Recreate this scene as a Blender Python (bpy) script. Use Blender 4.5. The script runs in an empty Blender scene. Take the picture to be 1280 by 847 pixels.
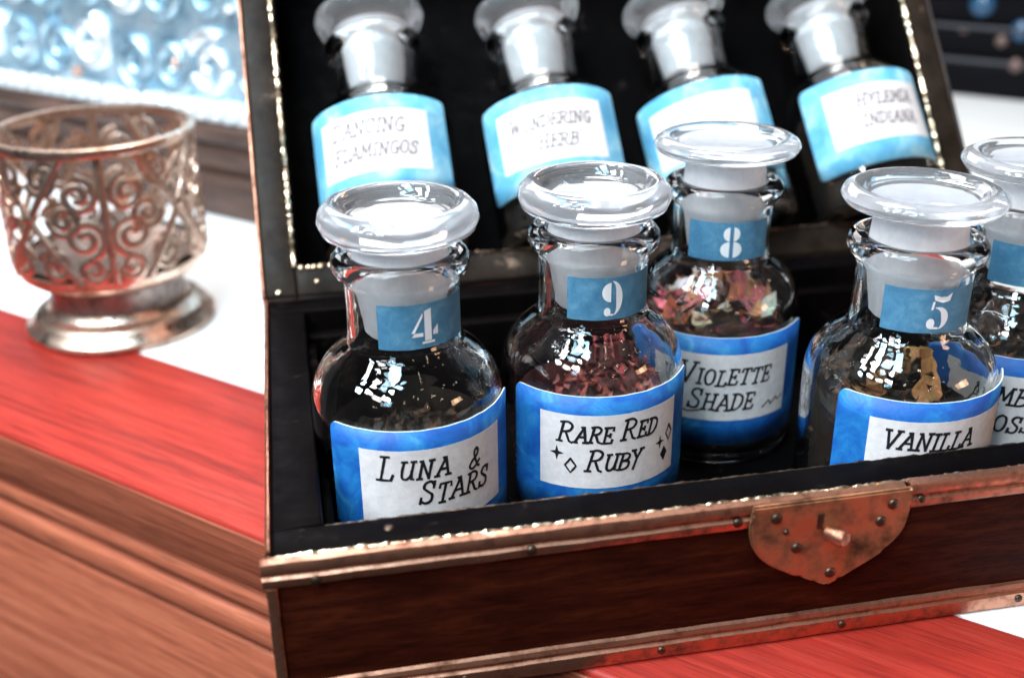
import bpy, bmesh, math, random
from mathutils import Vector, Matrix, noise
random.seed(7)
S = 0.001                       # everything below is measured in millimetres
R = math.radians
sc = bpy.context.scene
col = sc.collection

# ------------------------------------------------------------------ camera
def look_axes(yaw, pitch, roll):
    cy, sy, cp, sp = math.cos(yaw), math.sin(yaw), math.cos(pitch), math.sin(pitch)
    f = Vector((sy*cp, cy*cp, -sp)); r = Vector((cy, -sy, 0)); u = r.cross(f)
    cr, sr = math.cos(roll), math.sin(roll)
    return r*cr + u*sr, u*cr - r*sr, f
CAM = Vector((13.586, -208.055, 143.868))
cr_, cu_, cf_ = look_axes(0.1933315, 0.4273507, -0.0114431)
cd = bpy.data.cameras.new('camera'); cam = bpy.data.objects.new('camera', cd); col.objects.link(cam)
m = Matrix.Identity(4)
for i in range(3):
    m[i][0] = cr_[i]; m[i][1] = cu_[i]; m[i][2] = -cf_[i]; m[i][3] = CAM[i]*S
cam.matrix_world = m
cd.sensor_width = 36; cd.lens = 1410.936/1280*36; cd.clip_start = 0.01; cd.clip_end = 20
cd.dof.use_dof = True; cd.dof.focus_distance = 0.292; cd.dof.aperture_fstop = 8.6
sc.camera = cam

# ------------------------------------------------------------------ world and lamps
w = bpy.data.worlds.new('World'); sc.world = w; w.use_nodes = True
bg = w.node_tree.nodes['Background']; bg.inputs[0].default_value = (0.95, 0.93, 1.0, 1); bg.inputs[1].default_value = 0.05
def area_lamp(name, loc, target, sx, sy, power, color):
    l = bpy.data.lights.new(name, 'AREA'); l.shape = 'RECTANGLE'; l.size = sx*S; l.size_y = sy*S; l.energy = power; l.color = color
    o = bpy.data.objects.new(name, l); col.objects.link(o)
    o.location = Vector(loc)*S
    o.rotation_euler = (Vector(target)-Vector(loc)).to_track_quat('-Z', 'Y').to_euler()
    return o
def bulb(name, loc, power, color, rad=5):
    l = bpy.data.lights.new(name, 'POINT'); l.energy = power; l.color = color; l.shadow_soft_size = rad*S
    o = bpy.data.objects.new(name, l); col.objects.link(o); o.location = Vector(loc)*S
    return o
wr = random.Random(3)
for i in range(4):          # a tall paned window up to the left, some panes bluer than others
    for j in range(4):
        c0 = Vector((-400, -190, 780)); ax = Vector((.55, -.83, 0)).normalized(); dn = (Vector((90, 130, 0))-c0).normalized(); ay = dn.cross(ax).normalized()
        c0 = c0+ax*((i-1.5)*200+wr.uniform(-40, 40))+ay*((j-1.5)*200+wr.uniform(-40, 40))
        k = wr.random()
        area_lamp('window_pane_light', c0, c0+dn*100, wr.uniform(60, 165), wr.uniform(60, 165), 27.0/16*wr.uniform(.4, 1.6), (1.0-.66*k*k, .955-.17*k*k, .93+.07*k))
area_lamp('ceiling_light', (60, 420, 900), (80, 200, 0), 400, 300, 8.5, (1.0, 0.93, 0.89))
area_lamp('back_stopper_light', (100, 1300, 680), (100, 60, 40), 1100, 460, 8.0, (1.0, 0.96, 0.97))  # unseen lamp added behind so the stopper tops reflect white
area_lamp('warm_room_light', (760, -420, 260), (130, 0, 0), 160, 120, 1.0, (1.0, 0.58, 0.34))
for k, (dx, dz) in enumerate([(0, 0), (34, 4), (70, -2), (2, 42), (38, 46), (74, 40), (108, 4), (110, 44)]):
    area_lamp('window_pane_light', (-330+dx, -420, 330+dz), (60, 40, 10), 22, 30, 0.035, (0.45, 0.78, 1.0))
for loc in [(-60, -520, 420), (140, -560, 500), (330, -430, 430), (480, -260, 520), (-200, -300, 560), (260, -600, 300), (420, -420, 330), (560, -120, 420), (-420, -360, 260), (210, -380, 620), (620, 160, 380), (60, -640, 640), (380, -560, 560)]:
    bulb('string_light', loc, 0.07, (1.0, 0.76, 0.52), 8)

vs = sc.view_settings
vs.view_transform = 'Standard'; vs.look = 'None'; vs.exposure = 0.04; vs.gamma = 1.0; vs.use_curve_mapping = False
cy = sc.cycles
cy.max_bounces = 18; cy.transmission_bounces = 18; cy.glossy_bounces = 8; cy.diffuse_bounces = 4; cy.transparent_max_bounces = 12
cy.caustics_reflective = True; cy.caustics_refractive = True; cy.blur_glossy = 0.6
cy.sample_clamp_indirect = 50.0; cy.use_denoising = True

# ------------------------------------------------------------------ materials
class NT:
    def __init__(s, name):
        s.m = bpy.data.materials.new(name); s.m.use_nodes = True; s.t = s.m.node_tree; s.n = s.t.nodes
        s.p = s.n['Principled BSDF']
    def node(s, typ, **kw):
        nd = s.n.new(typ)
        for k, v in kw.items():
            if k in nd.inputs: nd.inputs[k].default_value = v
            else: setattr(nd, k, v)
        return nd
    def link(s, a, b): s.t.links.new(a, b)
    def coords(s, scale=(1, 1, 1), rnd=True, rot=(0, 0, 0)):
        tc = s.node('ShaderNodeTexCoord'); mp = s.node('ShaderNodeMapping')
        mp.inputs['Scale'].default_value = scale; mp.inputs['Rotation'].default_value = rot
        s.link(tc.outputs['Object'], mp.inputs['Vector'])
        if rnd:
            oi = s.node('ShaderNodeObjectInfo'); mu = s.node('ShaderNodeMath', operation='MULTIPLY'); mu.inputs[1].default_value = 7.3
            s.link(oi.outputs['Random'], mu.inputs[0]); s.link(mu.outputs[0], mp.inputs['Location'])
        return mp.outputs[0]
    def noise(s, vec, scale, detail=4, rough=.55, dist=0):
        nd = s.node('ShaderNodeTexNoise'); nd.inputs['Scale'].default_value = scale; nd.inputs['Detail'].default_value = detail
        nd.inputs['Roughness'].default_value = rough; nd.inputs['Distortion'].default_value = dist
        s.link(vec, nd.inputs['Vector']); return nd.outputs['Fac']
    def ramp(s, fac, stops):
        nd = s.node('ShaderNodeValToRGB'); e = nd.color_ramp.elements
        while len(e) < len(stops): e.new(.5)
        for el, (p, c) in zip(e, stops):
            el.position = p; el.color = (*c, 1) if len(c) == 3 else c
        s.link(fac, nd.inputs[0]); return nd.outputs[0]
    def bump(s, fac, strength=.2, dist=.0003):
        nd = s.node('ShaderNodeBump'); nd.inputs['Strength'].default_value = strength; nd.inputs['Distance'].default_value = dist
        s.link(fac, nd.inputs['Height']); s.link(nd.outputs[0], s.p.inputs['Normal'])
    def set(s, **kw):
        for k, v in kw.items(): s.p.inputs[k.replace('_', ' ')].default_value = v
def g3(v): return (v, v, v)

def mat_plain(name, color, rough=.5, metal=0, **kw):
    t = NT(name); t.set(Base_Color=(*color, 1), Roughness=rough, Metallic=metal, **kw); return t.m
def mat_wood(name, dark, mid, light, stretch=(6, 60, 60), scale=4.0, rough=.38, coat=.3, spec=.3):
    t = NT(name); v = t.coords(stretch)
    f = t.noise(v, scale, 8, .62, .6)
    c = t.ramp(f, [(.28, dark), (.5, mid), (.72, light)])
    v2 = t.coords((stretch[0]*4, stretch[1]*6, stretch[2]*6))
    f2 = t.noise(v2, scale*1.6, 4, .7)
    pore = t.ramp(f2, [(.36, g3(.35)), (.5, g3(1.0))])
    mx = t.node('ShaderNodeMix', data_type='RGBA', blend_type='MULTIPLY'); mx.inputs['Factor'].default_value = .55
    t.link(c, mx.inputs['A']); t.link(pore, mx.inputs['B'])
    t.link(mx.outputs['Result'], t.p.inputs['Base Color'])
    rr = t.ramp(f2, [(.3, g3(rough+.2)), (.7, g3(rough))]); t.link(rr, t.p.inputs['Roughness'])
    v3 = t.coords((stretch[0]*2.2, stretch[1]*2.2, stretch[2]*2.2))
    streak = t.ramp(t.noise(v3, scale, 3, .6, .4), [(.30, g3(.5)), (.45, g3(1.0))])
    mx2 = t.node('ShaderNodeMix', data_type='RGBA', blend_type='MULTIPLY'); mx2.inputs['Factor'].default_value = .7
    t.link(mx.outputs['Result'], mx2.inputs['A']); t.link(streak, mx2.inputs['B']); t.link(mx2.outputs['Result'], t.p.inputs['Base Color'])
    t.set(Coat_Weight=coat, Coat_Roughness=.22, Specular_IOR_Level=spec); t.bump(f2, .25, .0002)
    return t.m
def mat_metal(name, a, b, rough=.3, patina=.45, scale=220, bump=.12):
    t = NT(name); v = t.coords()
    f = t.noise(v, scale, 6, .65)
    c = t.ramp(f, [(patina-.16, b), (patina+.12, a)]); t.link(c, t.p.inputs['Base Color'])
    r = t.ramp(f, [(.3, g3(min(1, rough+.3))), (.65, g3(rough))]); t.link(r, t.p.inputs['Roughness'])
    t.set(Metallic=1.0); t.bump(t.noise(v, scale*2.5, 3), bump, .0003)
    return t.m
def mat_glass(name, color=(1, 1, 1), rough=0.0, ior=1.47):
    t = NT(name); t.set(Base_Color=(*color, 1), Roughness=rough, IOR=ior, Transmission_Weight=1.0)
    v = t.coords(); t.bump(t.noise(v, 60, 4, .6), .16, .0008)
    return t.m
def mat_attr(name, rough=.7):
    t = NT(name); a = t.node('ShaderNodeAttribute', attribute_name='tint'); v = t.coords()
    f = t.ramp(t.noise(v, 700, 3), [(.3, g3(.55)), (.7, g3(1.15))])
    mx = t.node('ShaderNodeMix', data_type='RGBA', blend_type='MULTIPLY'); mx.inputs['Factor'].default_value = 1
    t.link(a.outputs['Color'], mx.inputs['A']); t.link(f, mx.inputs['B']); t.link(mx.outputs['Result'], t.p.inputs['Base Color'])
    t.set(Roughness=rough); return t.m

M = {}
M['glass'] = mat_glass('clear_glass', (.97, .985, .98))
M['stopper'] = mat_glass('stopper_glass', (.98, .985, 1.0), .05)
def ground_glass():
    t = NT('ground_glass'); v = t.coords()
    f = t.noise(v, 500, 3); t.set(Base_Color=(.88, .87, .89, 1), Roughness=.5)
    t.link(t.ramp(t.noise(v, 260, 6, .7), [(.3, (.74, .73, .76)), (.65, (.92, .91, .93))]), t.p.inputs['Base Color'])
    t.bump(f, .35, .0004)
    d = t.node('ShaderNodeBsdfTranslucent'); d.inputs[0].default_value = (.97, .96, .98, 1)
    a = t.node('ShaderNodeMixShader'); a.inputs[0].default_value = .22; t.link(t.p.outputs[0], a.inputs[1]); t.link(d.outputs[0], a.inputs[2])
    t.link(a.outputs[0], t.n['Material Output'].inputs[0]); return t.m
M['plug'] = ground_glass()
def sheen_head():
    # clear stopper glass, with white scatter standing in for reflected overhead light
    t = NT('sheen_glass'); v = t.coords()
    t.set(Base_Color=(.97, .975, 1, 1), Roughness=.04, IOR=1.47, Transmission_Weight=1.0)
    t.bump(t.noise(v, 45, 2), .10, .0010)
    d = t.node('ShaderNodeBsdfTranslucent'); d.inputs[0].default_value = (.92, .92, .95, 1)
    d2 = t.node('ShaderNodeBsdfDiffuse'); d2.inputs[0].default_value = (.92, .92, .95, 1)
    a = t.node('ShaderNodeMixShader'); a.inputs[0].default_value = .5; t.link(d.outputs[0], a.inputs[1]); t.link(d2.outputs[0], a.inputs[2])
    f = t.ramp(t.noise(v, 50, 2, .5), [(.3, g3(.09)), (.7, g3(.15))])
    b = t.node('ShaderNodeMixShader'); t.link(f, b.inputs[0]); t.link(t.p.outputs[0], b.inputs[1]); t.link(a.outputs[0], b.inputs[2])
    t.link(b.outputs[0], t.n['Material Output'].inputs[0]); return t.m
M['head'] = sheen_head()
def paint_blue():
    t = NT('blue_watercolour'); v = t.coords()
    f = t.noise(v, 110, 6, .62, .8)
    c = t.ramp(f, [(.28, (.004, .06, .30)), (.46, (.006, .11, .42)), (.60, (.015, .19, .50)), (.76, (.09, .34, .54))])
    t.link(c, t.p.inputs['Base Color']); t.set(Roughness=.55); t.bump(t.noise(v, 130, 5, .6), .5, .0006); return t.m
M['blue'] = paint_blue()
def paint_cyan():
    t = NT('pale_overlit_watercolour'); v = t.coords()  # lid label blue, lightened partly to stand in for overexposure and glare
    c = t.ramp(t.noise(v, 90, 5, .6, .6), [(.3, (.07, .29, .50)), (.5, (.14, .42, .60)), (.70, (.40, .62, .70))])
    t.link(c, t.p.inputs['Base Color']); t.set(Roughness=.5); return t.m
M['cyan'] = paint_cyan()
def paint_tag():
    t = NT('slate_blue_tag'); v = t.coords()
    f = t.noise(v, 260, 6, .7, .4)
    c = t.ramp(f, [(.3, (.04, .15, .27)), (.55, (.07, .22, .36)), (.75, (.16, .33, .44))])
    t.link(c, t.p.inputs['Base Color']); t.set(Roughness=.6); return t.m
M['tag'] = paint_tag()
def paper():
    t = NT('cream_paper'); v = t.coords()
    f = t.noise(v, 420, 5, .7)
    c = t.ramp(f, [(.3, (.68, .61, .61)), (.62, (.80, .74, .74))]); t.link(c, t.p.inputs['Base Color']); t.set(Roughness=.75)
    t.bump(t.noise(v, 130, 5, .6), .45, .0005); return t.m
M['paper'] = paper()
M['paper_edge'] = mat_plain('white_paper_edge', (.82, .82, .82), .8)
M['ink'] = mat_plain('black_ink', (.008, .008, .011), .55)
M['glare_ink'] = mat_plain('glare_ink', (.15, .11, .11), .6)  # black lid lettering paled to paint in the glare over it
M['stencil'] = mat_plain('white_stencil', (.80, .80, .82), .6)
def lacquer(name, a, b, rough, spec=.5):
    t = NT(name); v = t.coords()
    f = t.noise(v, 70, 8, .7)
    c = t.ramp(f, [(.35, a), (.62, b), (.70, tuple(x*6+.004 for x in b)), (.78, tuple(x*10+.010 for x in b))]); t.link(c, t.p.inputs['Base Color'])
    r = t.ramp(t.noise(v, 160, 6, .7), [(.3, g3(rough)), (.75, g3(rough+.3))]); t.link(r, t.p.inputs['Roughness'])
    t.bump(t.noise(v, 240, 6, .7), .2, .0003); t.set(Specular_IOR_Level=spec); return t.m
M['lacquer'] = lacquer('black_lacquer', (.0012, .0009, .0012), (.0030, .0020, .0020), .30, .018)
M['lining'] = lacquer('dark_lining', (.0008, .0006, .0008), (.0018, .0012, .0012), .6, .04)
M['rim'] = lacquer('worn_sheen_lid_rim', (.008, .005, .0035), (.026, .017, .012), .34, .10)  # scuffed lacquer, lightened overall for the overhead light it reflects
M['chest_wood'] = mat_wood('chest_wood', (.014, .0018, .0008), (.034, .005, .002), (.065, .012, .004), (8, 60, 60), 5, .55, .0, .05)
M['lid_wood'] = mat_wood('lid_wood', (.010, .006, .005), (.022, .012, .009), (.040, .022, .015), (8, 50, 50), 5, .45, .1)
M['copper'] = mat_metal('copper_trim', (.62, .29, .19), (.16, .065, .04), .32, .46)
M['old_copper'] = mat_metal('clasp_copper', (.50, .25, .135), (.10, .045, .028), .52, .47, 110, .5)
M['brass'] = mat_metal('brass_bead', (.95, .72, .50), (.45, .26, .15), .2, .4)
M['nail'] = mat_metal('dark_nail', (.12, .08, .06), (.03, .02, .015), .35)
M['holder'] = mat_metal('holder_metal', (.84, .63, .51), (.26, .14, .08), .23, .45, 120, .15)
M['holder_in'] = mat_metal('holder_dark', (.30, .24, .22), (.12, .08, .06), .35)
M['red_wood'] = mat_wood('red_wood', (.20, .012, .008), (.38, .026, .016), (.45, .042, .028), (2.5, 60, 60), 4, .45, .08)
M['brown_wood'] = mat_wood('brown_wood', (.30, .068, .034), (.47, .125, .064), (.58, .18, .095), (2.5, 60, 60), 4, .42, .15)
M['edge_wood'] = mat_wood('edge_wood', (.15, .034, .017), (.26, .064, .032), (.35, .095, .05), (2.5, 60, 60), 4, .42, .12)
M['gap'] = mat_plain('shadow_groove', (.02, .008, .006), .7)  # recesses coloured near black to paint in their shadow
def white_top():
    t = NT('white_inlay'); v = t.coords()
    c = t.ramp(t.noise(v, 12, 6, .6), [(.3, (.80, .79, .78)), (.7, (.88, .87, .86))]); t.link(c, t.p.inputs['Base Color']); t.set(Roughness=.35); return t.m
M['white'] = white_top()
M['casket'] = mat_metal('sky_tinted_silver', (.55, .74, .84), (.13, .23, .31), .45, .48, 60, .4)  # silver with the blue of reflected sky put into its colour
M['casket_bead'] = mat_metal('pale_silver', (.92, .97, 1.0), (.60, .78, .88), .45, .35, 80)
M['casket_knob'] = mat_metal('copper_stud', (.85, .55, .45), (.35, .15, .10), .3)
M['casket_wood'] = mat_wood('casket_wood', (.03, .016, .012), (.085, .045, .034), (.20, .11, .085), (3, 22, 40), 5, .4, .2)
M['dark_box'] = mat_wood('ebony', (.001, .001, .002), (.002, .0018, .003), (.005, .004, .006), (3, 30, 30), 5, .4, .02, .06)
M['dark_line'] = mat_plain('blue_black_bead', (.005, .006, .012), .5)
M['gem'] = mat_plain('blue_cabochon', (.008, .055, .12), .3, 0, Coat_Weight=.3)
M['pearl'] = mat_plain('pink_stud', (.14, .09, .08), .4, .4)
M['flake'] = mat_attr('dried_flakes')

# ------------------------------------------------------------------ mesh helpers
def mesh_obj(name, verts, faces, mat, parent=None, smooth=True, sharp=40):
    me = bpy.data.meshes.new(name)
    me.from_pydata([(x*S, y*S, z*S) for x, y, z in verts], [], faces); me.update()
    return link_mesh(name, me, mat, parent, smooth, sharp)
def link_mesh(name, me, mat, parent=None, smooth=True, sharp=40):
    if mat is not None and not me.materials: me.materials.append(mat)
    if smooth:
        for p in me.polygons: p.use_smooth = True
        me.set_sharp_from_angle(angle=R(sharp))
    o = bpy.data.objects.new(name, me); col.objects.link(o)
    if parent is not None: o.parent = parent
    return o
def from_bm(name, bm, mat, parent=None, smooth=True, sharp=40):
    bmesh.ops.recalc_face_normals(bm, faces=bm.faces)
    me = bpy.data.meshes.new(name)
    for v in bm.verts: v.co *= S
    bm.to_mesh(me); bm.free()
    return link_mesh(name, me, mat, parent, smooth, sharp)
def bm_box(x0, x1, y0, y1, z0, z1, bev=.6, seg=2, wob=0, cuts=0):
    bm = bmesh.new(); bmesh.ops.create_cube(bm, size=1)
    for v in bm.verts:
        v.co = Vector((x0+(v.co.x+.5)*(x1-x0), y0+(v.co.y+.5)*(y1-y0), z0+(v.co.z+.5)*(z1-z0)))
    if bev: bmesh.ops.bevel(bm, geom=list(bm.edges), offset=bev, segments=seg, profile=.5, affect='EDGES')
    if cuts:
        d = (x1-x0, y1-y0, z1-z0); ax = d.index(max(d))
        for k in range(1, cuts):
            co = Vector((x0, y0, z0)); co[ax] += d[ax]*k/cuts; no = Vector((0, 0, 0)); no[ax] = 1
            bmesh.ops.bisect_plane(bm, geom=list(bm.verts)+list(bm.edges)+list(bm.faces), plane_co=co, plane_no=no)
    if wob:
        for v in bm.verts:
            v.co += noise.noise_vector(v.co*.11+Vector((x0, y0, z0)))*wob
    return bm
def box(name, x0, x1, y0, y1, z0, z1, mat, parent=None, bev=.6, wob=0, cuts=0):
    return from_bm(name, bm_box(x0, x1, y0, y1, z0, z1, bev, 2, wob, cuts), mat, parent, True, 50)
def lathe_data(prof, n=64, closed=False):
    vs, fs = [], []
    idx = []
    for r, z in prof:
        if r < 1e-6: idx.append([len(vs)]); vs.append((0, 0, z))
        else:
            idx.append(list(range(len(vs), len(vs)+n)))
            for k in range(n):
                a = 2*math.pi*k/n; vs.append((r*math.cos(a), r*math.sin(a), z))
    pairs = list(zip(idx[:-1], idx[1:])) + ([(idx[-1], idx[0])] if closed else [])
    for A, B in pairs:
        for k in range(n):
            j = (k+1) % n
            if len(A) == 1 and len(B) == 1: continue
            if len(A) == 1: fs.append((A[0], B[j], B[k]))
            elif len(B) == 1: fs.append((A[k], A[j], B[0]))
            else: fs.append((A[k], A[j], B[j], B[k]))
    return vs, fs
def lathe(name, prof, mat, parent=None, n=64, closed=False, sharp=50):
    vs, fs = lathe_data(prof, n, closed)
    bm = bmesh.new(); bv = [bm.verts.new(v) for v in vs]
    for f in fs: bm.faces.new([bv[i] for i in f])
    return from_bm(name, bm, mat, parent, True, sharp)
def spline(pts, n=6, closed=False):
    if len(pts) < 3: return [Vector(p) for p in pts]
    P = [Vector(p) for p in pts]; out = []
    for i in range(len(P)-1):
        p0 = P[max(i-1, 0)]; p1 = P[i]; p2 = P[i+1]; p3 = P[min(i+2, len(P)-1)]
        for k in range(n):
            t = k/n
            out.append(.5*((2*p1)+(p2-p0)*t+(2*p0-5*p1+4*p2-p3)*t*t+(3*p1-p0-3*p2+p3)*t*t*t))
    out.append(P[-1]); return out
def tube_data(path, rad, seg=6, up=None, flat=None):
    """tube along 3-D path; flat=(side, up) half sizes with up direction function"""
    vs, fs = [], []
    n = len(path)
    for i, p in enumerate(path):
        p = Vector(p); t = (Vector(path[min(i+1, n-1)])-Vector(path[max(i-1, 0)])).normalized()
        u = up(p) if up else Vector((0, 0, 1))
        s = t.cross(u)
        if s.length < 1e-4: s = t.orthogonal()
        s.normalize(); u2 = s.cross(t).normalized()
        ra, rb = (flat if flat else (rad, rad))
        if callable(rad): ra = rb = rad(i/(n-1))
        for k in range(seg):
            a = 2*math.pi*(k+.5)/seg
            vs.append(tuple(p+s*(ra*math.cos(a))+u2*(rb*math.sin(a))))
    for i in range(n-1):
        for k in range(seg):
            j = (k+1) % seg
            fs.append((i*seg+k, i*seg+j, (i+1)*seg+j, (i+1)*seg+k))
    fs.append(tuple(range(seg))[::-1]); fs.append(tuple(range((n-1)*seg, n*seg)))
    return vs, fs
def join(parts):
    vs, fs = [], []
    for a, b in parts:
        o = len(vs); vs += a; fs += [tuple(i+o for i in f) for f in b]
    return vs, fs
def empty(name, label, cat, loc=(0, 0, 0), rot=None, group=None):
    o = bpy.data.objects.new(name, None); col.objects.link(o); o.location = Vector(loc)*S; o.empty_display_size = .02
    if rot is not None: o.rotation_euler = rot
    o['label'] = label; o['category'] = cat
    if group: o['group'] = group
    return o

# ------------------------------------------------------------------ sizes taken from the photograph
D, W, FLOOR, HB, LEAN = 150.3, 265.0, -36.1, 41.2, 0.6758
TOPZ = -HB-.2                                    # dresser top
DO = Vector((-5.8, 73.1, TOPZ)); DANG = math.atan2(-.690, .724)

# ------------------------------------------------------------------ dresser
dr = empty('dresser', 'red brown wooden dresser with white inlaid top and moulded front edge', 'dresser', DO, (0, 0, DANG))
T0, T1 = -700, 1000
box('top_border', T0, T1, 0, 67.8, -20, 0, M['red_wood'], dr, 1.4)
lo = box('white_inlay', T0, T1, 68.0, 900, -20, -.05, M['white'], dr, .4); lo['label'] = 'bright white inlaid panel of the dresser top'
box('recess', T0, T1, 7, 60, -24.5, -20.02, M['gap'], dr, 0)
box('upper_moulding', T0, T1, 1.5, 60, -32, -24.6, M['brown_wood'], dr, 2.6)
box('groove', T0, T1, 6, 60, -35, -32.05, M['gap'], dr, 0)
box('lower_moulding', T0, T1, 2.5, 60, -47, -35.1, M['brown_wood'], dr, 3.4)
box('lower_groove', T0, T1, 6.5, 60, -49.5, -47.05, M['gap'], dr, 0)
box('front_panel', T0, T1, 5, 60, -420, -49.6, M['brown_wood'], dr, 1.5)
box('edge_facing', T0, T1, -1.2, -.02, -19.4, -1.6, M['edge_wood'], dr, .5)

# ------------------------------------------------------------------ chest base
ch = empty('wooden_chest', 'open dark wooden chest with copper trim and shield clasp holding labelled glass bottles', 'chest', (0, 0, 0))
zB = -HB
box('front_panel', 0, W, 0, .85, zB+.3, -.6, M['chest_wood'], ch, .15)
box('side_panel', 0, .85, .9, D-.9, zB+.3, -.6, M['chest_wood'], ch, .15)
box('side_panel', W-.85, W, .9, D-.9, zB+.3, -.6, M['chest_wood'], ch, .15)
box('back_panel', 0, W, D-.85, D, zB+.3, -.6, M['chest_wood'], ch, .15)
box('floor', 1, W-1, 1, D-1, zB+.4, FLOOR, M['lining'], ch, .2)
box('front_rim', .9, W-.9, .9, 12, FLOOR+.05, 0, M['lacquer'], ch, .8, .18, 40)
box('side_rim', .9, 12.5, 12.1, D-12.1, FLOOR+.05, 0, M['lacquer'], ch, .8, .18, 24)
box('side_rim', W-12.5, W-.9, 12.1, D-12.1, FLOOR+.05, 0, M['lacquer'], ch, .8, .18, 24)
box('back_rim', .9, W-.9, D-12, D-.9, FLOOR+.05, 0, M['lacquer'], ch, .8, .18, 40)
box('back_ledge', 12.6, W-12.6, D-18, D-12.1, FLOOR+.05, -7, M['lacquer'], ch, .7, .15, 40)
box('side_ledge', 12.6, 15.2, 12.2, D-18.2, FLOOR+.05, -9, M['lacquer'], ch, .6, .15, 20)
# worn bright arris along the rim: chipped metal edging
def edging(name, a, b, up, mat, parent, rad=.45, amp=.35, step=.7, seed=0):
    a = Vector(a); b = Vector(b); n = int((b-a).length/step); d = (b-a).normalized()
    path = [a+(b-a)*(i/n) for i in range(n+1)]
    vs, fs = tube_data(path, rad, 6, up=lambda p: Vector(up))
    out = []
    for i, v in enumerate(vs):
        v = Vector(v); c = path[i//6]; k = 1+amp*2.0*noise.noise(c*.55+Vector((seed*9.1, 3, 1)))+amp*1.2*noise.noise(v*1.7+Vector((seed, 7, 3)))
        out.append(tuple(c+(v-c)*max(.25, k)))
    return mesh_obj(name, out, fs, mat, parent)
def trim_profile(name, x0, x1, prof, mat, parent, axis='x', n=60, wob=.12):
    """extrude a (depth, height) profile along x (front) or y (left side)"""
    vs, fs = [], []; k = len(prof)
    for i in range(n+1):
        t = x0+(x1-x0)*i/n
        for (dy, dz) in prof:
            nn = noise.noise(Vector((t*.13, dy*.4, dz*.4)))*wob
            vs.append((t, dy+nn, dz+nn) if axis == 'x' else (dy+nn, t, dz+nn))
    for i in range(n):
        for j in range(k):
            j2 = (j+1) % k
            fs.append((i*k+j, i*k+j2, (i+1)*k+j2, (i+1)*k+j))
    fs.append(tuple(range(k))); fs.append(tuple(range(n*k, n*k+k)))
    bm = bmesh.new(); bv = [bm.verts.new(v) for v in vs]
    for f in fs: bm.faces.new([bv[i] for i in f])
    return from_bm(name, bm, mat, parent, True, 35)
TP = [(.85, .35), (.1, .5), (-1.0, -.1), (-1.5, -1.2), (-1.45, -2.3), (-.75, -2.9), (-.75, -3.5), (-1.5, -4.1), (-1.6, -5.4), (-1.1, -6.3), (-.05, -6.5), (-.05, -.55), (.85, -.45)]
trim_profile('top_trim', -1.5, 149.2, TP, M['copper'], ch)
trim_profile('top_trim', 150.2, W+1.5, [(dy*1.12-.3 if dy < 0 else dy, dz+.35) for dy, dz in TP], M['copper'], ch, wob=.04)
SP = [(dy*.42 if dy < 0 else dy*.6, dz) for dy, dz in TP]
trim_profile('side_trim', 3.0, D-1, SP, M['copper'], ch, axis='y', n=40)
trim_profile('side_trim', 3.0, D-1, [(W-dy, dz) for dy, dz in SP], M['copper'], ch, axis='y', n=40)
BP = [(-.05, zB+7.6), (-.9, zB+7.2), (-1.3, zB+6.2), (-.7, zB+5.2), (-.7, zB+4.9), (-1.5, zB+4.4), (-1.7, zB+2.0), (-1.2, zB+.5), (-.05, zB+.2)]
trim_profile('bottom_trim', -1.5, W+1.5, BP, M['copper'], ch)
trim_profile('side_bottom_trim', 2, D-1, BP, M['copper'], ch, axis='y', n=40)
box('corner_strip', -.9, 1.5, -.8, -.05, zB+7.7, -6.6, M['copper'], ch, .3, .12, 20)
edging('rim_edge', (0, .8, .3), (W, .8, .3), (0, 0, 1), M['brass'], ch, .40, .6, .6, 1)
edging('rim_inner_edge', (13, 11.8, -.25), (W-13, 11.8, -.25), (0, 0, 1), M['nail'], ch, .25, .7, .8, 2)
def dome(name, p, r, hgt, direction, mat, parent, n=14):
    prof = [(r*math.cos(a), hgt*math.sin(a)) for a in [i*math.pi/2/5 for i in range(6)]]; prof[-1] = (0, hgt)
    vs, fs = lathe_data([(r, -.4)]+prof, n)
    q = Vector((0, 0, 1)).rotation_difference(Vector(direction))
    return mesh_obj(name, [tuple(q @ Vector(v)+Vector(p)) for v in vs], fs, mat, parent)
for x, z in [(10, -5.2), (58, -4.6), (107, -4.2), (153.4, -4.0), (200, -4.2), (245, -4.2)]:
    dome('trim_nail', (x, -1.5, z), 1.25, .7, (0, -1, 0), M['nail'], ch)
for x in (42, 90, 137, 185.8, 232): dome('trim_nail', (x, -1.6, zB+2.9), 1.1, .6, (0, -1, 0), M['nail'], ch)
dome('rim_nail', (27, 7.4, 0), 1.3, .6, (0, 0, 1), M['nail'], ch)
# clasp: shield-shaped plate
out = spline([(110.3, .2), (109.9, -2.5), (109.7, -6.5), (110.8, -11), (113.5, -15), (118, -18.4), (123.5, -20.9), (127.5, -23.0), (130.6, -24.4)], 4)
out += spline([(130.6, -24.4), (133.6, -23.0), (137.5, -20.7), (142.5, -17.8), (146.8, -14.6), (149.4, -10.5), (150.2, -6), (150, -2.4), (149.8, .3)], 4)[1:]
bm = bmesh.new()
f1 = bm.faces.new([bm.verts.new((x, -2.9+.12*noise.noise(Vector((x*.2, z*.2, 0))), z)) for x, z in out])
ex = bmesh.ops.extrude_face_region(bm, geom=[f1]); 
for v in [g for g in ex['geom'] if isinstance(g, bmesh.types.BMVert)]: v.co.y = -1.75
es = [e for e in bm.edges if all(v.co.y < -2.5 for v in e.verts)]
bmesh.ops.bevel(bm, geom=es, offset=.5, segments=2, affect='EDGES')
bmesh.ops.triangulate(bm, faces=[f for f in bm.faces if len(f.verts) > 4])
pl = from_bm('clasp_plate', bm, M['old_copper'], ch, True, 30); pl['label'] = 'shield shaped copper clasp plate with nails and a short peg'
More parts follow.
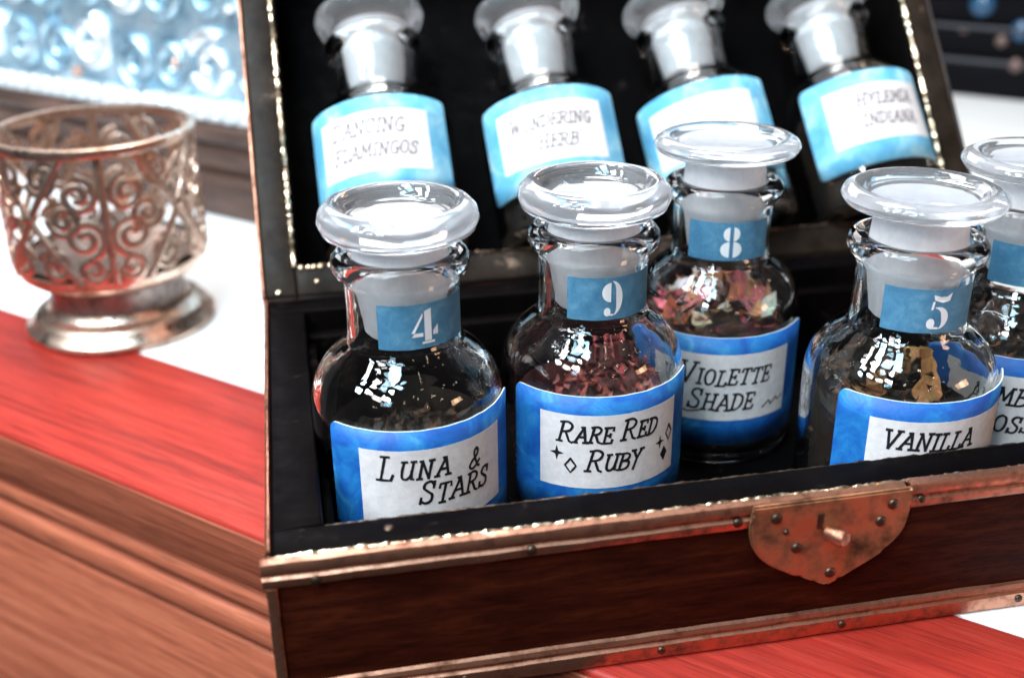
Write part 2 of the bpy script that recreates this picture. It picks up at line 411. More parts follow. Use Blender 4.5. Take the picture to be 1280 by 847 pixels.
for x, z in [(115.9, -3.4), (121.8, -12.4), (131.2, -20.8), (145.4, -3.4), (142.7, -7.8), (118.6, -7.4)]:
    dome('clasp_nail', (x, -2.85, z), 1.45 if z != -7.4 else .8, .8, (0, -1, 0), M['nail'], pl)
box('clasp_slot', 126.3, 127.9, -3.15, -2.8, -7.6, -3.6, M['nail'], pl, .1)
vs, fs = lathe_data([(0, 0), (1.9, 0), (2.0, 4.4), (1.7, 5.0), (0, 5.1)], 20)
q = Vector((0, 0, 1)).rotation_difference(Vector((.42, -.9, .12)).normalized())
mesh_obj('clasp_peg', [tuple(q @ Vector(v)+Vector((129.6, -2.6, -9.2))) for v in vs], fs, M['copper'], pl)

# ------------------------------------------------------------------ chest lid, in its own frame: x along, y into the lid (N), z along the slope (L)
LD = 31.5; RIMW = 10.5
lid = box('lid', 0, W, LD, LD+3, 0, D, M['lid_wood'], ch, .5)
lid.location = Vector((0, D+.6, .4))*S; lid.rotation_euler = (-LEAN, 0, 0)
lid['label'] = 'raised lid of the chest leaning back, dark inside'
box('lid_wall', 0, RIMW, 0, LD-.05, 0, D, M['rim'], lid, .8, .2, 40)
box('lid_wall', W-RIMW, W, 0, LD-.05, 0, D, M['rim'], lid, .8, .2, 40)
box('lid_wall', RIMW+.05, W-RIMW-.05, 0, LD-.05, 0, RIMW, M['rim'], lid, .8, .2, 60)
box('lid_wall', RIMW+.05, W-RIMW-.05, 0, LD-.05, D-RIMW, D, M['rim'], lid, .8, .2, 60)
box('lid_lining', RIMW+.1, W-RIMW-.1, LD-1.2, LD-.06, RIMW+.1, D-RIMW-.1, M['lining'], lid, .1)
for xx, sgn in ((RIMW+.1, 1), (W-RIMW-.1, -1)):
    box('lid_side_lining', min(xx, xx+sgn*1.2), max(xx, xx+sgn*1.2), 1.5, LD-1.3, RIMW+.2, D-RIMW-.2, M['lining'], lid, .1)
edging('lid_bead', (RIMW-.2, -.1, RIMW), (RIMW-.2, -.1, D-RIMW), (0, -1, 0), M['brass'], lid, .62, .55, .8, 3)
edging('lid_bead', (W-RIMW+.2, -.1, RIMW), (W-RIMW+.2, -.1, D-RIMW), (0, -1, 0), M['brass'], lid, .62, .55, .8, 4)
edging('lid_bead', (RIMW, -.1, RIMW-.2), (W-RIMW, -.1, RIMW-.2), (0, -1, 0), M['nail'], lid, .5, .6, .8, 5)
for i, x in enumerate([12.5, 15, 16.8, 19.0, 22.4, 25, 58, 65.5, 110]):
    dome('lid_nail', (x, -.3, RIMW-.8), .9, .6, (0, -1, 0), M['brass'], lid)
dome('lid_nail', (17.4, 0, 4.6), .8, .5, (0, -1, 0), M['brass'], lid); dome('lid_nail', (4.4, 0, 1.6), 1.0, .6, (0, -1, 0), M['brass'], lid)
box('lid_edge_trim', -1.2, -.02, -.6, LD+3, 0, D, M['copper'], lid, .4, .1, 40)
box('lid_edge_trim', W+.02, W+1.2, -.6, LD+3, 0, D, M['lid_wood'], lid, .4, .1, 40)

# ------------------------------------------------------------------ lettering
def st(*p): return list(p)
def cv(*p): return [tuple(v) for v in spline([(x, y) for x, y in p], 5)]
def spl2(pts): return [(v.x, v.y) for v in spline([(x, y, 0) for x, y in pts], 5)]
GL = {
 'A': (.74, [[(0, 0), (.42, 1)], [(.42, 1), (.68, 0)], [(.17, .36), (.58, .36)], [(-.1, 0), (.14, 0)], [(.54, 0), (.82, 0)], [(.28, 1), (.44, 1)]]),
 'B': (.66, [[(.06, 0), (.14, 1)], [(.0, 1), (.36, 1)], ('c', (.36, 1), (.58, .88), (.52, .62), (.16, .52)), ('c', (.3, .54), (.6, .44), (.58, .12), (.3, 0), (-.04, 0))]),
 'C': (.62, [('c', (.58, .8), (.42, 1), (.16, .9), (.02, .5), (.14, .08), (.4, 0), (.6, .16)), [(.58, .66), (.6, .96)]]),
 'D': (.68, [[(.06, 0), (.12, 1)], ('c', (-.04, 1), (.34, .98), (.6, .78), (.62, .4), (.42, .08), (.12, 0), (-.06, 0))]),
 'E': (.6, [[(.08, 0), (.12, 1)], [(0, 1), (.56, 1), (.56, .82)], [(.1, .5), (.4, .5)], [(-.02, 0), (.54, 0), (.58, .2)], [(.4, .4), (.41, .6)]]),
 'F': (.58, [[(.08, 0), (.12, 1)], [(0, 1), (.56, 1), (.56, .82)], [(.1, .52), (.42, .52)], [(-.04, 0), (.24, 0)]]),
 'G': (.66, [('c', (.58, .82), (.4, 1), (.14, .88), (.02, .48), (.16, .06), (.42, 0), (.58, .14)), [(.36, .42), (.66, .42)], [(.58, .42), (.58, 0)]]),
 'H': (.72, [[(.08, 0), (.12, 1)], [(.58, 0), (.62, 1)], [(.1, .5), (.6, .5)], [(-.04, 0), (.2, 0)], [(.46, 0), (.72, 0)], [(0, 1), (.24, 1)], [(.5, 1), (.74, 1)]]),
 'I': (.30, [[(.12, 0), (.16, 1)], [(-.02, 0), (.26, 0)], [(.02, 1), (.3, 1)]]),
 'L': (.58, [[(.1, 0), (.16, 1)], [(0, 1), (.32, 1)], [(-.06, 0), (.52, .0), (.58, .22)]]),
 'M': (.88, [[(.04, 0), (.14, 1)], [(.14, 1), (.42, .25)], [(.42, .25), (.72, 1)], [(.72, 1), (.78, 0)], [(-.08, 0), (.16, 0)], [(.66, 0), (.92, 0)], [(.02, 1), (.16, 1)], [(.7, 1), (.86, 1)]]),
 'N': (.76, [[(.08, 0), (.12, 1)], [(.12, 1), (.6, 0)], [(.6, 0), (.64, 1)], [(-.04, 0), (.22, 0)], [(0, 1), (.14, 1)], [(.52, 1), (.78, 1)]]),
 'O': (.66, [('c', (.32, 1), (.1, .84), (.02, .46), (.14, .08), (.34, 0), (.54, .14), (.62, .52), (.54, .88), (.32, 1))]),
 'R': (.70, [[(.06, 0), (.12, 1)], ('c', (-.02, .98), (.34, 1.02), (.58, .84), (.48, .58), (.12, .5)), [(.3, .52), (.56, .04), (.7, -.02)], [(-.06, 0), (.2, 0)]]),
 'S': (.58, [('c', (.54, .84), (.4, 1.0), (.16, .94), (.1, .72), (.3, .54), (.5, .36), (.46, .08), (.22, 0), (.02, .12)), [(.54, .7), (.56, .98)], [(.0, 0), (.02, .26)]]),
 'T': (.66, [[(.3, 0), (.34, 1)], [(.02, .82), (.04, 1), (.64, 1), (.66, .82)], [(.16, 0), (.46, 0)]]),
 'U': (.70, [('c', (.1, 1), (.06, .5), (.12, .1), (.34, 0), (.54, .16), (.6, .5), (.62, 1)), [(-.02, 1), (.24, 1)], [(.5, 1), (.74, 1)], [(.6, .3), (.64, 0), (.74, 0)]]),
 'V': (.72, [[(.06, 1), (.34, 0)], [(.34, 0), (.66, 1)], [(-.06, 1), (.2, 1)], [(.54, 1), (.78, 1)]]),
 'W': (.98, [[(.06, 1), (.26, 0)], [(.26, 0), (.48, .8)], [(.48, .8), (.68, 0)], [(.68, 0), (.92, 1)], [(-.06, 1), (.18, 1)], [(.8, 1), (1.02, 1)]]),
 'Y': (.68, [[(.06, 1), (.34, .46)], [(.62, 1), (.34, .46), (.2, -.18)], [(-.06, 1), (.18, 1)], [(.5, 1), (.76, 1)]]),
 'Z': (.62, [[(.06, .84), (.08, 1), (.58, 1), (.04, 0), (.56, 0), (.6, .18)]]),
 '&': (.78, [('c', (.76, .32), (.52, .06), (.3, -.02), (.12, .14), (.24, .4), (.5, .62), (.56, .86), (.42, 1.02), (.3, .84), (.42, .5), (.66, .1), (.8, 0))]),
 ' ': (.34, []),
}
def stroke_mesh(polys, wdt):
    """flat ribbons: list of 2-D polylines -> (verts2d, faces)"""
    vs, fs = [], []
    for p in polys:
        q = [Vector(a).to_2d() if not isinstance(a, Vector) else a for a in p]
        d = []
        for a, b in zip(q[:-1], q[1:]):
            nseg = max(1, int((b-a).length/1.0))
            for k in range(nseg): d.append(a+(b-a)*k/nseg)
        d.append(q[-1]); n = len(d)
        if n < 2: continue
        t0 = (d[1]-d[0]).normalized(); t1 = (d[-1]-d[-2]).normalized()
        d[0] = d[0]-t0*wdt*.4; d[-1] = d[-1]+t1*wdt*.4
        o = len(vs)
        for i, c in enumerate(d):
            t = (d[min(i+1, n-1)]-d[max(i-1, 0)])
            t = t.normalized() if t.length > 1e-9 else Vector((1, 0))
            nn = Vector((-t.y, t.x)); wv = wdt*(.5+.13*noise.noise(Vector((c.x*.9, c.y*.9, wdt))))
            vs += [c+nn*wv, c-nn*wv]
        for i in range(n-1): fs.append((o+2*i, o+2*i+1, o+2*i+3, o+2*i+2))
    return vs, fs
def text_polys(txt, x, y, hgt, first=1.3, slant=.20, jit=.05, rng=None, space=.16):
    rng = rng or random.Random(1); polys = []; big = True
    for chh in txt:
        wd, strokes = GL[chh]
        k = hgt*(first if big and chh != ' ' else 1.0); big = chh == ' '
        dy = rng.uniform(-jit, jit)*hgt; dr_ = rng.uniform(-.04, .04)
        for s_ in strokes:
            pts = spl2(s_[1:]) if s_[0] == 'c' else s_
            if s_[0] == 'c': pts = [(a, b) for a, b in pts]
            polys.append([Vector((x+k*(px+slant*py-dr_*py)*.92, y+dy+k*py)) for px, py in pts])
        x += k*(wd+space)*.92
    return polys, x
def text_width(txt, hgt, first=1.3):
    return text_polys(txt, 0, 0, hgt, first)[1]
def centred(txt, cx, y, hgt, seed, first=1.3, slant=.20, space=.16):
    wd = text_polys(txt, 0, 0, hgt, first, space=space)[1]
    return text_polys(txt, cx-wd/2, y, hgt, first, slant, .05, random.Random(seed), space)[0]
def wrap(vs2, fs, Rr, name, mat, parent, peel=None):
    vs = []
    for v in vs2:
        a = -math.pi/2+v[0]/Rr; rr = Rr+(peel(v[0]) if peel else 0)
        vs.append((rr*math.cos(a), rr*math.sin(a), v[1]))
    o = mesh_obj(name, vs, fs, mat, parent, False); return o
def diamond(cx, cy, a, b, star=False):
    k = .22 if star else .5
    return [(cx, cy+b), (cx+a*k, cy+b*k), (cx+a, cy), (cx+a*k, cy-b*k), (cx, cy-b), (cx-a*k, cy-b*k), (cx-a, cy), (cx-a*k, cy+b*k)]
def fan(poly):
    c = (sum(p[0] for p in poly)/len(poly), sum(p[1] for p in poly)/len(poly))
    n = len(poly); return [Vector(c)]+[Vector(p) for p in poly], [(0, 1+i, 1+(i+1) % n) for i in range(n)]
def join2(parts):
    vs, fs = [], []
    for a, b in parts:
        o = len(vs); vs += list(a); fs += [tuple(i+o for i in f) for f in b]
    return vs, fs
def half_moon(cx, cy, rx, ry, side, cut=0):
    a0, a1 = (90, 270) if side < 0 else (-90, 90)
    return [(cx+rx*math.cos(R(a0+(a1-a0)*i/14)), cy+ry*math.sin(R(a0+(a1-a0)*i/14))) for i in range(15)]
def crescent(cx, cy, rx, ry, a0, a1, thick, n=16):
    o = []; inn = []
    for i in range(n+1):
        t = i/n; a = R(a0+(a1-a0)*t); th = thick*math.sin(math.pi*min(1, max(0, t*.96+.02)))**.7
        o.append(Vector((cx+rx*math.cos(a), cy+ry*math.sin(a)))); inn.append(Vector((cx+(rx-th)*math.cos(a), cy+(ry-th*.55)*math.sin(a))))
    return o+inn, [(i, i+1, n+2+i, n+1+i) for i in range(n)]
def quad(*p): return [Vector(a) for a in p], [tuple(range(len(p)))]
def blob(cx, cy, r): return fan([(cx+r*math.cos(R(a)), cy+r*math.sin(R(a))) for a in range(0, 360, 24)])
DIG = {
 '4': [quad((.48, .09), (.74, .09), (.74, 1), (.48, .94)), quad((.38, 0), (.86, 0), (.86, .07), (.38, .07)),
       quad((0, .22), (.42, .22), (.42, .33), (.1, .33)), quad((0, .34), (.11, .34), (.42, .78), (.42, .90)), quad((.8, .22), (1.0, .22), (1.0, .5), (.8, .34))],
 '9': [fan(half_moon(.40, .70, .34, .29, -1)), crescent(.44, .52, .42, .52, 88, -78, .26), blob(.26, .12, .13), quad((.26, 0), (.5, 0), (.5, .05), (.26, .06))],
 '8': [fan(half_moon(.42, .76, .27, .23, -1)), fan(half_moon(.58, .76, .27, .23, 1)), fan(half_moon(.42, .25, .37, .26, -1)), fan(half_moon(.58, .25, .37, .26, 1))],
 '5': [quad((.2, .99), (.45, .93), (.7, .93), (.9, 1.03), (.82, .80), (.55, .76), (.25, .84)), quad((.16, .56), (.24, .56), (.28, .80), (.2, .80)),
       crescent(.42, .31, .42, .33, 105, -75, .27), blob(.2, .16, .15), quad((.2, 0), (.5, -.01), (.5, .05), (.2, .07))],
}

# ------------------------------------------------------------------ bottles
def bottle_profile():
    outer = [(0, .9), (14, 1.0), (19, .6), (22.2, 0), (24.2, .7), (25, 2.6), (25, 44)]
    sh = spline([(25, 44, 0), (24.6, 48.0, 0), (23.2, 52.0, 0), (20.6, 55.8, 0), (17.4, 58.6, 0), (15.2, 60.6, 0), (14.5, 63, 0)], 4)
    outer += [(v.x, v.y) for v in sh[1:]]
    outer += [(14.4, 70), (14.6, 76.5), (15.3, 78.4), (16.9, 79.6), (17.5, 81.2), (17.3, 83.0), (16.2, 84.2), (14.6, 84.5), (13.0, 84.2)]
    inner = [(12.6, 82), (12.2, 64.0), (13.2, 60.2), (15.6, 57.2), (18.6, 54.6), (21.0, 51.4), (22.4, 48), (22.9, 44), (22.9, 6), (22.0, 4.0), (19.5, 3.0), (10, 3.6), (0, 3.8)]
    return outer+inner
def head_profile(rad, th, dish):
    z0 = 97-th
    return [(0, z0-.2), (13.4, z0-.2), (14.6, z0+.1), (rad-3, z0+.6), (rad-.9, z0+th*.22), (rad, z0+th*.5), (rad-.5, z0+th*.75), (rad-2.2, z0+th*.95), (rad-4.0, z0+th),
            (rad-5.4, z0+th-.4), (rad-6.2, z0+th-dish*.75), (rad-7.5, z0+th-dish), (0, z0+th-dish*.9)]
def plug_profile(th):
    z0 = 97-th-.3
    return [(0, 63.2), (9.0, 63.2), (9.8, 64.2), (11.9, 81), (12.1, 83.0), (11.6, z0-2.2), (12.4, z0-.9), (13.6, z0), (0, z0)]
me_cache = {}
def shared(key, name, maker, parent):
    if key in me_cache: 
        o = bpy.data.objects.new(name, me_cache[key]); col.objects.link(o); o.parent = parent; return o
    o = maker(); me_cache[key] = o.data; return o
LZ0, LZ1 = 11.0, 46.6; PZ0, PZ1 = 19.5, 41.2
LH = 29.2; PH = 20.4              # half arcs (mm) of label and of its cream panel
def label_shell(parent, paint='blue'):
    Rr = 25.12; rc = 3.0; n = 72; peel = lambda u: .0 if u < LH-6 else .35*((u-LH+6)/6)**2
    front, back = [], []
    us = [-LH+2*LH*(.5-.5*math.cos(math.pi*i/n)) for i in range(n+1)]
    def lim(u):
        d = LH-abs(u); k = rc-math.sqrt(max(0, rc*rc-(rc-d)**2)) if d < rc else 0
        return LZ0+k*.6, LZ1-k*(1.0 if u < 0 else .35)
    vs = []; K = 5
    for side, rr in ((0, Rr+.28), (1, Rr)):
        for u in us:
            a = -math.pi/2+u/Rr; z0, z1 = lim(u); p = peel(u)
            z1 += .22*noise.noise(Vector((u*.3, 1, 1)))
            for j in range(K+1):
                z = z0+(z1-z0)*j/K; vs.append(((rr+p)*math.cos(a), (rr+p)*math.sin(a), z))
    N1 = (n+1)*(K+1); fs = []
    def ix(s, i, j): return s*N1+i*(K+1)+j
    mats = []
    for i in range(n):
        for j in range(K):
            fs.append((ix(0, i, j), ix(0, i+1, j), ix(0, i+1, j+1), ix(0, i, j+1))); mats.append(0)
            fs.append((ix(1, i, j), ix(1, i, j+1), ix(1, i+1, j+1), ix(1, i+1, j))); mats.append(1)
        fs.append((ix(0, i, K), ix(0, i+1, K), ix(1, i+1, K), ix(1, i, K))); mats.append(1)
        fs.append((ix(0, i, 0), ix(1, i, 0), ix(1, i+1, 0), ix(0, i+1, 0))); mats.append(1)
    for j in range(K):
        fs.append((ix(0, 0, j), ix(0, 0, j+1), ix(1, 0, j+1), ix(1, 0, j))); mats.append(1)
        fs.append((ix(0, n, j), ix(1, n, j), ix(1, n, j+1), ix(0, n, j+1))); mats.append(1)
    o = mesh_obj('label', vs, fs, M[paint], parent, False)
    o.data.materials.append(M['paper_edge'])
    for p, mi in zip(o.data.polygons, mats): p.material_index = mi; p.use_smooth = mi == 0
    return o
def patch(name, u0, u1, z0, z1, Rr, mat, parent, n=28, thick=.08, rag=.0):
    vs, fs = [], []
    for rr in (Rr+thick, Rr):
        for i in range(n+1):
            u = u0+(u1-u0)*i/n; a = -math.pi/2+u/Rr
            za = z0+rag*noise.noise(Vector((u*.5, 2, 0))); zb = z1+rag*noise.noise(Vector((u*.5, 9, 0)))
            vs += [(rr*math.cos(a), rr*math.sin(a), za), (rr*math.cos(a), rr*math.sin(a), zb)]
    N1 = 2*(n+1)
    for i in range(n):
        fs += [(2*i, 2*i+2, 2*i+3, 2*i+1), (N1+2*i, N1+2*i+1, N1+2*i+3, N1+2*i+2), (2*i+1, 2*i+3, N1+2*i+3, N1+2*i+1), (2*i, N1+2*i, N1+2*i+2, 2*i+2)]
    fs += [(0, 1, N1+1, N1), (2*n, N1+2*n, N1+2*n+1, 2*n+1)]
    return mesh_obj(name, vs, fs, mat, parent, True, 40)

def flakes(name, label, palette, fill, loc, rot, seed, n=420, size=(2.0, 4.5), slope=0.0, heap=2.5, sa=0.0, group=None, big=0, bigpal=None):
    """dried plant matter: a packed core with loose curled flakes on and around it"""
    rng = random.Random(seed); vs, fs, cols = [], [], []
    def top(x, y):
        return fill+heap*(1-(x*x+y*y)/440)+slope*(x*math.cos(sa)+y*math.sin(sa))/20+1.2*noise.noise(Vector((x*.25+seed, y*.25, 0)))
    def rmax(z):
        if z < 44: return 22.4
        t = (z-44)/14; return 22.4-8.5*t*t
    rings = 12; seg = 28
    base = len(vs)
    zs = [4.4, 12, 24, 36]
    for z in zs:
        for k in range(seg):
            a = 2*math.pi*k/seg; rr = 21.2+.5*noise.noise(Vector((k, z, seed))); vs.append((rr*math.cos(a), rr*math.sin(a), z)); cols.append(tuple(c*.3 for c in rng.choice(palette)))  # core colours dimmed to paint shade between the flakes
    for j in range(rings, -1, -1):
        rr0 = 20.8*j/rings
        for k in range(seg):
            a = 2*math.pi*k/seg; x, y = rr0*math.cos(a), rr0*math.sin(a); z = top(x, y)-1.0+1.1*noise.noise(Vector((x*.5, y*.5, seed)))
            f = min(1, (rmax(z)-1.2)/max(rr0, .01)); vs.append((x*f, y*f, z)); cols.append(tuple(c*.3 for c in rng.choice(palette)))
    nr = len(zs)+rings+1
    for j in range(nr-1):
        for k in range(seg):
            k2 = (k+1) % seg
            fs.append((base+j*seg+k, base+j*seg+k2, base+(j+1)*seg+k2, base+(j+1)*seg+k))
    fs.append(tuple(base+k for k in range(seg))[::-1])
    for i in range(n+big):
        isb = i >= n
        if rng.random() < .7 or isb:
            a = rng.uniform(0, 2*math.pi); rr = 20*math.sqrt(rng.random())*(.85 if isb else 1); x, y = rr*math.cos(a), rr*math.sin(a); z = top(x, y)+rng.uniform(-.6, 1.6)
        else:
            a = rng.uniform(0, 2*math.pi); x, y = 21.6*math.cos(a), 21.6*math.sin(a); z = rng.uniform(5, fill)
        k = min(1, (rmax(z)-1.4)/max(.01, math.hypot(x, y))); x *= k; y *= k
        L = rng.uniform(*size)*(2.4 if isb else 1); wd = L*rng.uniform(.35, .6)
        q = Matrix.Rotation(rng.uniform(0, 6.28), 3, 'Z') @ Matrix.Rotation(rng.uniform(-.8, .8), 3, 'Y') @ Matrix.Rotation(rng.uniform(-.7, .7), 3, 'X')
        c = rng.choice(bigpal if isb and bigpal else palette); cu = rng.uniform(.1, .35)*L
        o = len(vs)
        for px, py, pz in [(-L/2, 0, cu), (-L*.15, wd/2, .0), (-L*.15, -wd/2, 0), (L*.2, wd*.42, .1*cu), (L*.2, -wd*.42, .1*cu), (L/2, 0, cu*.8)]:
            v = q @ Vector((px, py, pz))+Vector((x, y, z)); rr = math.hypot(v.x, v.y); lim = rmax(v.z)-.3
            if rr > lim: v.x *= lim/rr; v.y *= lim/rr
            if v.z > 60: v.z = 60
            vs.append(tuple(v)); cols.append(tuple(t*rng.uniform(.8, 1.15) for t in c))
        fs += [(o, o+2, o+1), (o+1, o+2, o+4, o+3), (o+3, o+4, o+5)]
    ob = mesh_obj(name, vs, fs, M['flake'], None, False)
    at = ob.data.color_attributes.new('tint', 'FLOAT_COLOR', 'POINT')
    for i, c in enumerate(cols): at.data[i].color = (*c, 1)
    ob.location = Vector(loc)*S; ob.rotation_euler = rot
    ob['label'] = label; ob['category'] = 'dried plants'; ob['kind'] = 'stuff'
    return ob

def bottle(label, loc, rot, head, facing, lines, digit, tag_face, group, extra=None, shift=0, ink='ink', paint='blue', dshift=0):
    """facing / tag_face: azimuth offset (deg) of label and neck tag from local -Y"""
    b = empty('apothecary_bottle', label, 'bottle', loc, rot, group)
    shared('glass', 'glass_body', lambda: lathe('glass_body', bottle_profile(), M['glass'], b, 96, False, 60), b)
    hd = shared('head%s' % (head,), 'stopper', lambda: lathe('stopper', head_profile(*head), M['head'], b, 96, False, 60), b)
    shared('plug%s' % head[1], 'ground_plug', lambda: lathe('ground_plug', plug_profile(head[1]), M['plug'], hd, 64, False, 50), hd)
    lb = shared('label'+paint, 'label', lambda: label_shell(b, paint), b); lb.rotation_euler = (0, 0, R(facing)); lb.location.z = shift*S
    shared('panel', 'label_panel', lambda: patch('label_panel', -PH, PH, PZ0, PZ1, 25.42, M['paper'], lb, 40, .05, .12), lb)
    parts = []
    for ln in lines:
        parts.append(stroke_mesh(ln, .72))
    if extra: parts += extra
    if parts:
        vs2, fs = join2(parts); wrap(vs2, fs, 25.56, 'lettering', M[ink], lb)
    if digit is not None:
        tg = shared('tag', 'number_tag', lambda: patch('number_tag', -12.8, 12.8, 63.4, 75.0, 14.78, M['tag'], b, 24, .12, .15), b); tg.rotation_euler = (0, 0, R(tag_face))
        if digit:
            parts = []
            for vs2, fs in DIG[digit]: parts.append(([Vector((v.x*7.0+{'4': -4.6, '9': -4.2, '8': -3.4, '5': -2.2}[digit], 64.6+v.y*9.2)) for v in vs2], fs))
            vs2, fs = join2(parts); wrap(vs2, fs, 15.06, 'numeral', M['stencil'], tg)
    return b
def face_az(x, y):   # turn (deg) of a part whose front is local -Y so that it faces the camera
    return math.degrees(math.atan2(CAM.y-y, CAM.x-x))+90

GB = 'labelled bottles standing in the chest'; GLID = 'labelled bottles lying in the lid'
THICK = (20.0, 8.8, 3.8); THIN = (21.2, 5.2, 2.0)
def place(x, y): return (x, y, FLOOR+.1)
B4, B9, B8, B5, B6 = (37.3, 56.8), (89.0, 63.9), (138.1, 97.3), (167.3, 38.1), (214.0, 58.0)
bottle('glass bottle with slate tag 4 and blue label reading LUNA & STARS', place(*B4), None, THICK, face_az(*B4)+16,
       [centred('LUNA', -6.0, 33.2, 4.9, 1, 1.35, .20, .30), text_polys('&', 7.6, 32.6, 5.2, 1, .25)[0], centred('STARS', 4.6, 25.8, 5.3, 2, 1.15)], '4', face_az(*B4)+24, GB)
spk = [fan(diamond(-15.6, 29.6, 2.0, 2.3, True)), fan(diamond(14.2, 29.6, 1.8, 2.1, True)), fan(diamond(16.0, 25.6, 1.5, 2.3))]
spk += [stroke_mesh([[Vector(p) for p in diamond(-11.8, 26.2, 1.5, 2.1)]+[Vector((-11.8, 28.3))]], .55), stroke_mesh([[Vector(p) for p in diamond(18.0, 31.2, 1.3, 2.4)]+[Vector((18.0, 33.6))]], .55)]
bottle('glass bottle with slate tag 9 and blue label reading RARE RED RUBY', place(*B9), None, THICK, face_az(*B9)+15.5,
       [centred('RARE RED', -1.2, 33.4, 4.5, 3, 1.28), centred('RUBY', 0.2, 25.0, 4.7, 4, 1.3)], '9', face_az(*B9)+24, GB, spk)
sw = stroke_mesh([[Vector((v.x, v.y)) for v in spline([(11.2, 22.6, 0), (13.6, 24.4, 0), (14.4, 23.0, 0), (16.6, 24.8, 0), (17.2, 23.6, 0), (19.4, 24.6, 0)], 4)],
                  [Vector((v.x, v.y)) for v in spline([(-14.5, 22.6, 0), (-12, 22.0, 0), (-8, 23.0, 0)], 4)]], .5)
bottle('glass bottle with slate tag 8 and blue label reading VIOLETTE SHADE', place(*B8), None, THIN, face_az(*B8)+13,
       [centred('VIOLETTE', -1.0, 31.4, 4.9, 5, 1.4), centred('SHADE', -2.0, 23.2, 5.2, 6, 1.25)], '8', face_az(*B8)+12, GB, [sw], -3.2)
bottle('glass bottle with slate tag 5 and blue label reading VANILLA', place(*B5), None, (20.3, 5.4, 2.4), face_az(*B5)+34,
       [centred('VANILLA', -4.6, 33.4, 4.7, 7, 1.1)], '5', face_az(*B5)+25, GB, None, 2.6)
bottle('glass bottle with blank slate tag and blue label reading AMBER MOSS', place(*B6), None, THIN, face_az(*B6)+15.5,
       [centred('AMBER', -2.2, 32.8, 5.0, 8, 1.2), centred('MOSS', -4.6, 24.4, 5.0, 9, 1.1)], '', face_az(*B6)+14, GB)
brown = [(.022, .010, .004), (.045, .017, .006), (.012, .006, .003), (.085, .035, .012), (.008, .005, .003)]
flakes('dried_tea', 'dark dried tea leaves inside the LUNA & STARS bottle', brown+[(.10, .05, .025)], 28.0, place(*B4), (0, 0, 0), 11, 420, (2.2, 5.5))
flakes('dried_petals', 'crumbled pink rose petals inside the RARE RED RUBY bottle', [(.60, .11, .11), (.72, .26, .24), (.18, .02, .02), (.07, .02, .015), (.52, .14, .10)], 23.0, place(*B9), (0, 0, 0), 12, 1100, (1.4, 4.2), 17.0, 3.0, 0.6)
flakes('dried_petals', 'colourful dried flower petals inside the VIOLETTE SHADE bottle', [(.36, .10, .04), (.30, .05, .07), (.06, .03, .015), (.20, .11, .04), (.04, .02, .012)], 42.0, place(*B8), (0, 0, 0), 13, 260, (2.5, 5), 0, 4.5, 0, None, 60,
       [(.80, .24, .12), (.85, .68, .50), (.80, .20, .22), (.82, .76, .68), (.70, .32, .12)])
flakes('dried_leaves', 'dark brown leaves and pods inside the VANILLA bottle', brown+[(.05, .025, .01)], 36.0, place(*B5), (0, 0, 0), 14, 300, (3, 6), 9, 3, 2.0, None, 30,
       [(.60, .30, .11), (.10, .05, .02), (.40, .19, .07), (.05, .03, .015)])
flakes('dried_moss', 'brown dried moss inside the AMBER MOSS bottle', brown+[(.20, .08, .04)], 42, place(*B6), (0, 0, 0), 15, 380, (2, 4))

# bottles lying in the lid
Lv = Vector((0, math.sin(LEAN), math.cos(LEAN))); Nv = Vector((0, math.cos(LEAN), -math.sin(LEAN)))
def lid_bottle(label, x, tilt, facing, lines, seed, what, pal):
    base = Vector((x, D+.6, .4))+Lv*(RIMW+1.4)+Nv*5.6
    rot = (Matrix.Rotation(-LEAN, 3, 'X') @ Matrix.Rotation(R(tilt), 3, 'Y')).to_euler()
    bottle(label, base, rot, THICK, facing, lines, None, 0, GLID, None, 4.0, 'glare_ink', 'cyan')
    flakes('dried_petals', what, brown, 44, base, rot, seed, 220, (2.2, 5), 0, 2, 0, None, 26, pal)
orange = [(.55, .16, .05), (.30, .08, .03), (.10, .05, .03), (.60, .28, .10)]
lid_bottle('glass bottle in the chest lid with blue label reading DANCING FLAMINGOS', 46.3, -.6, -14,
           [centred('DANCING', -1.5, 33.0, 5.0, 20, 1.15), centred('FLAMINGOS', 0.2, 24.8, 4.5, 21, 1.15)], 31, 'dark dried herbs inside the DANCING FLAMINGOS bottle', brown)
lid_bottle('glass bottle in the chest lid with blue label reading WONDERING', 108.2, -2.2, -13,
           [centred('WONDERING', 0, 32.0, 4.3, 22, 1.2), centred('HERB', 2, 24.0, 4.6, 23, 1.1)], 32, 'orange dried petals inside the WONDERING bottle', orange)
lid_bottle('glass bottle in the chest lid between the WONDERING and INDIANA bottles', 169.5, -4.4, -24, [], 33, 'orange dried petals inside the unlettered lid bottle', orange)
lid_bottle('glass bottle in the chest lid with blue label reading INDIANA', 228.0, -4.0, -2,
           [centred('HYLEMIA', 2.5, 33.0, 4.4, 24, 1.1), centred('INDIANA', 2.5, 25.0, 4.4, 25, 1.1)], 34, 'orange dried petals inside the INDIANA bottle', orange)

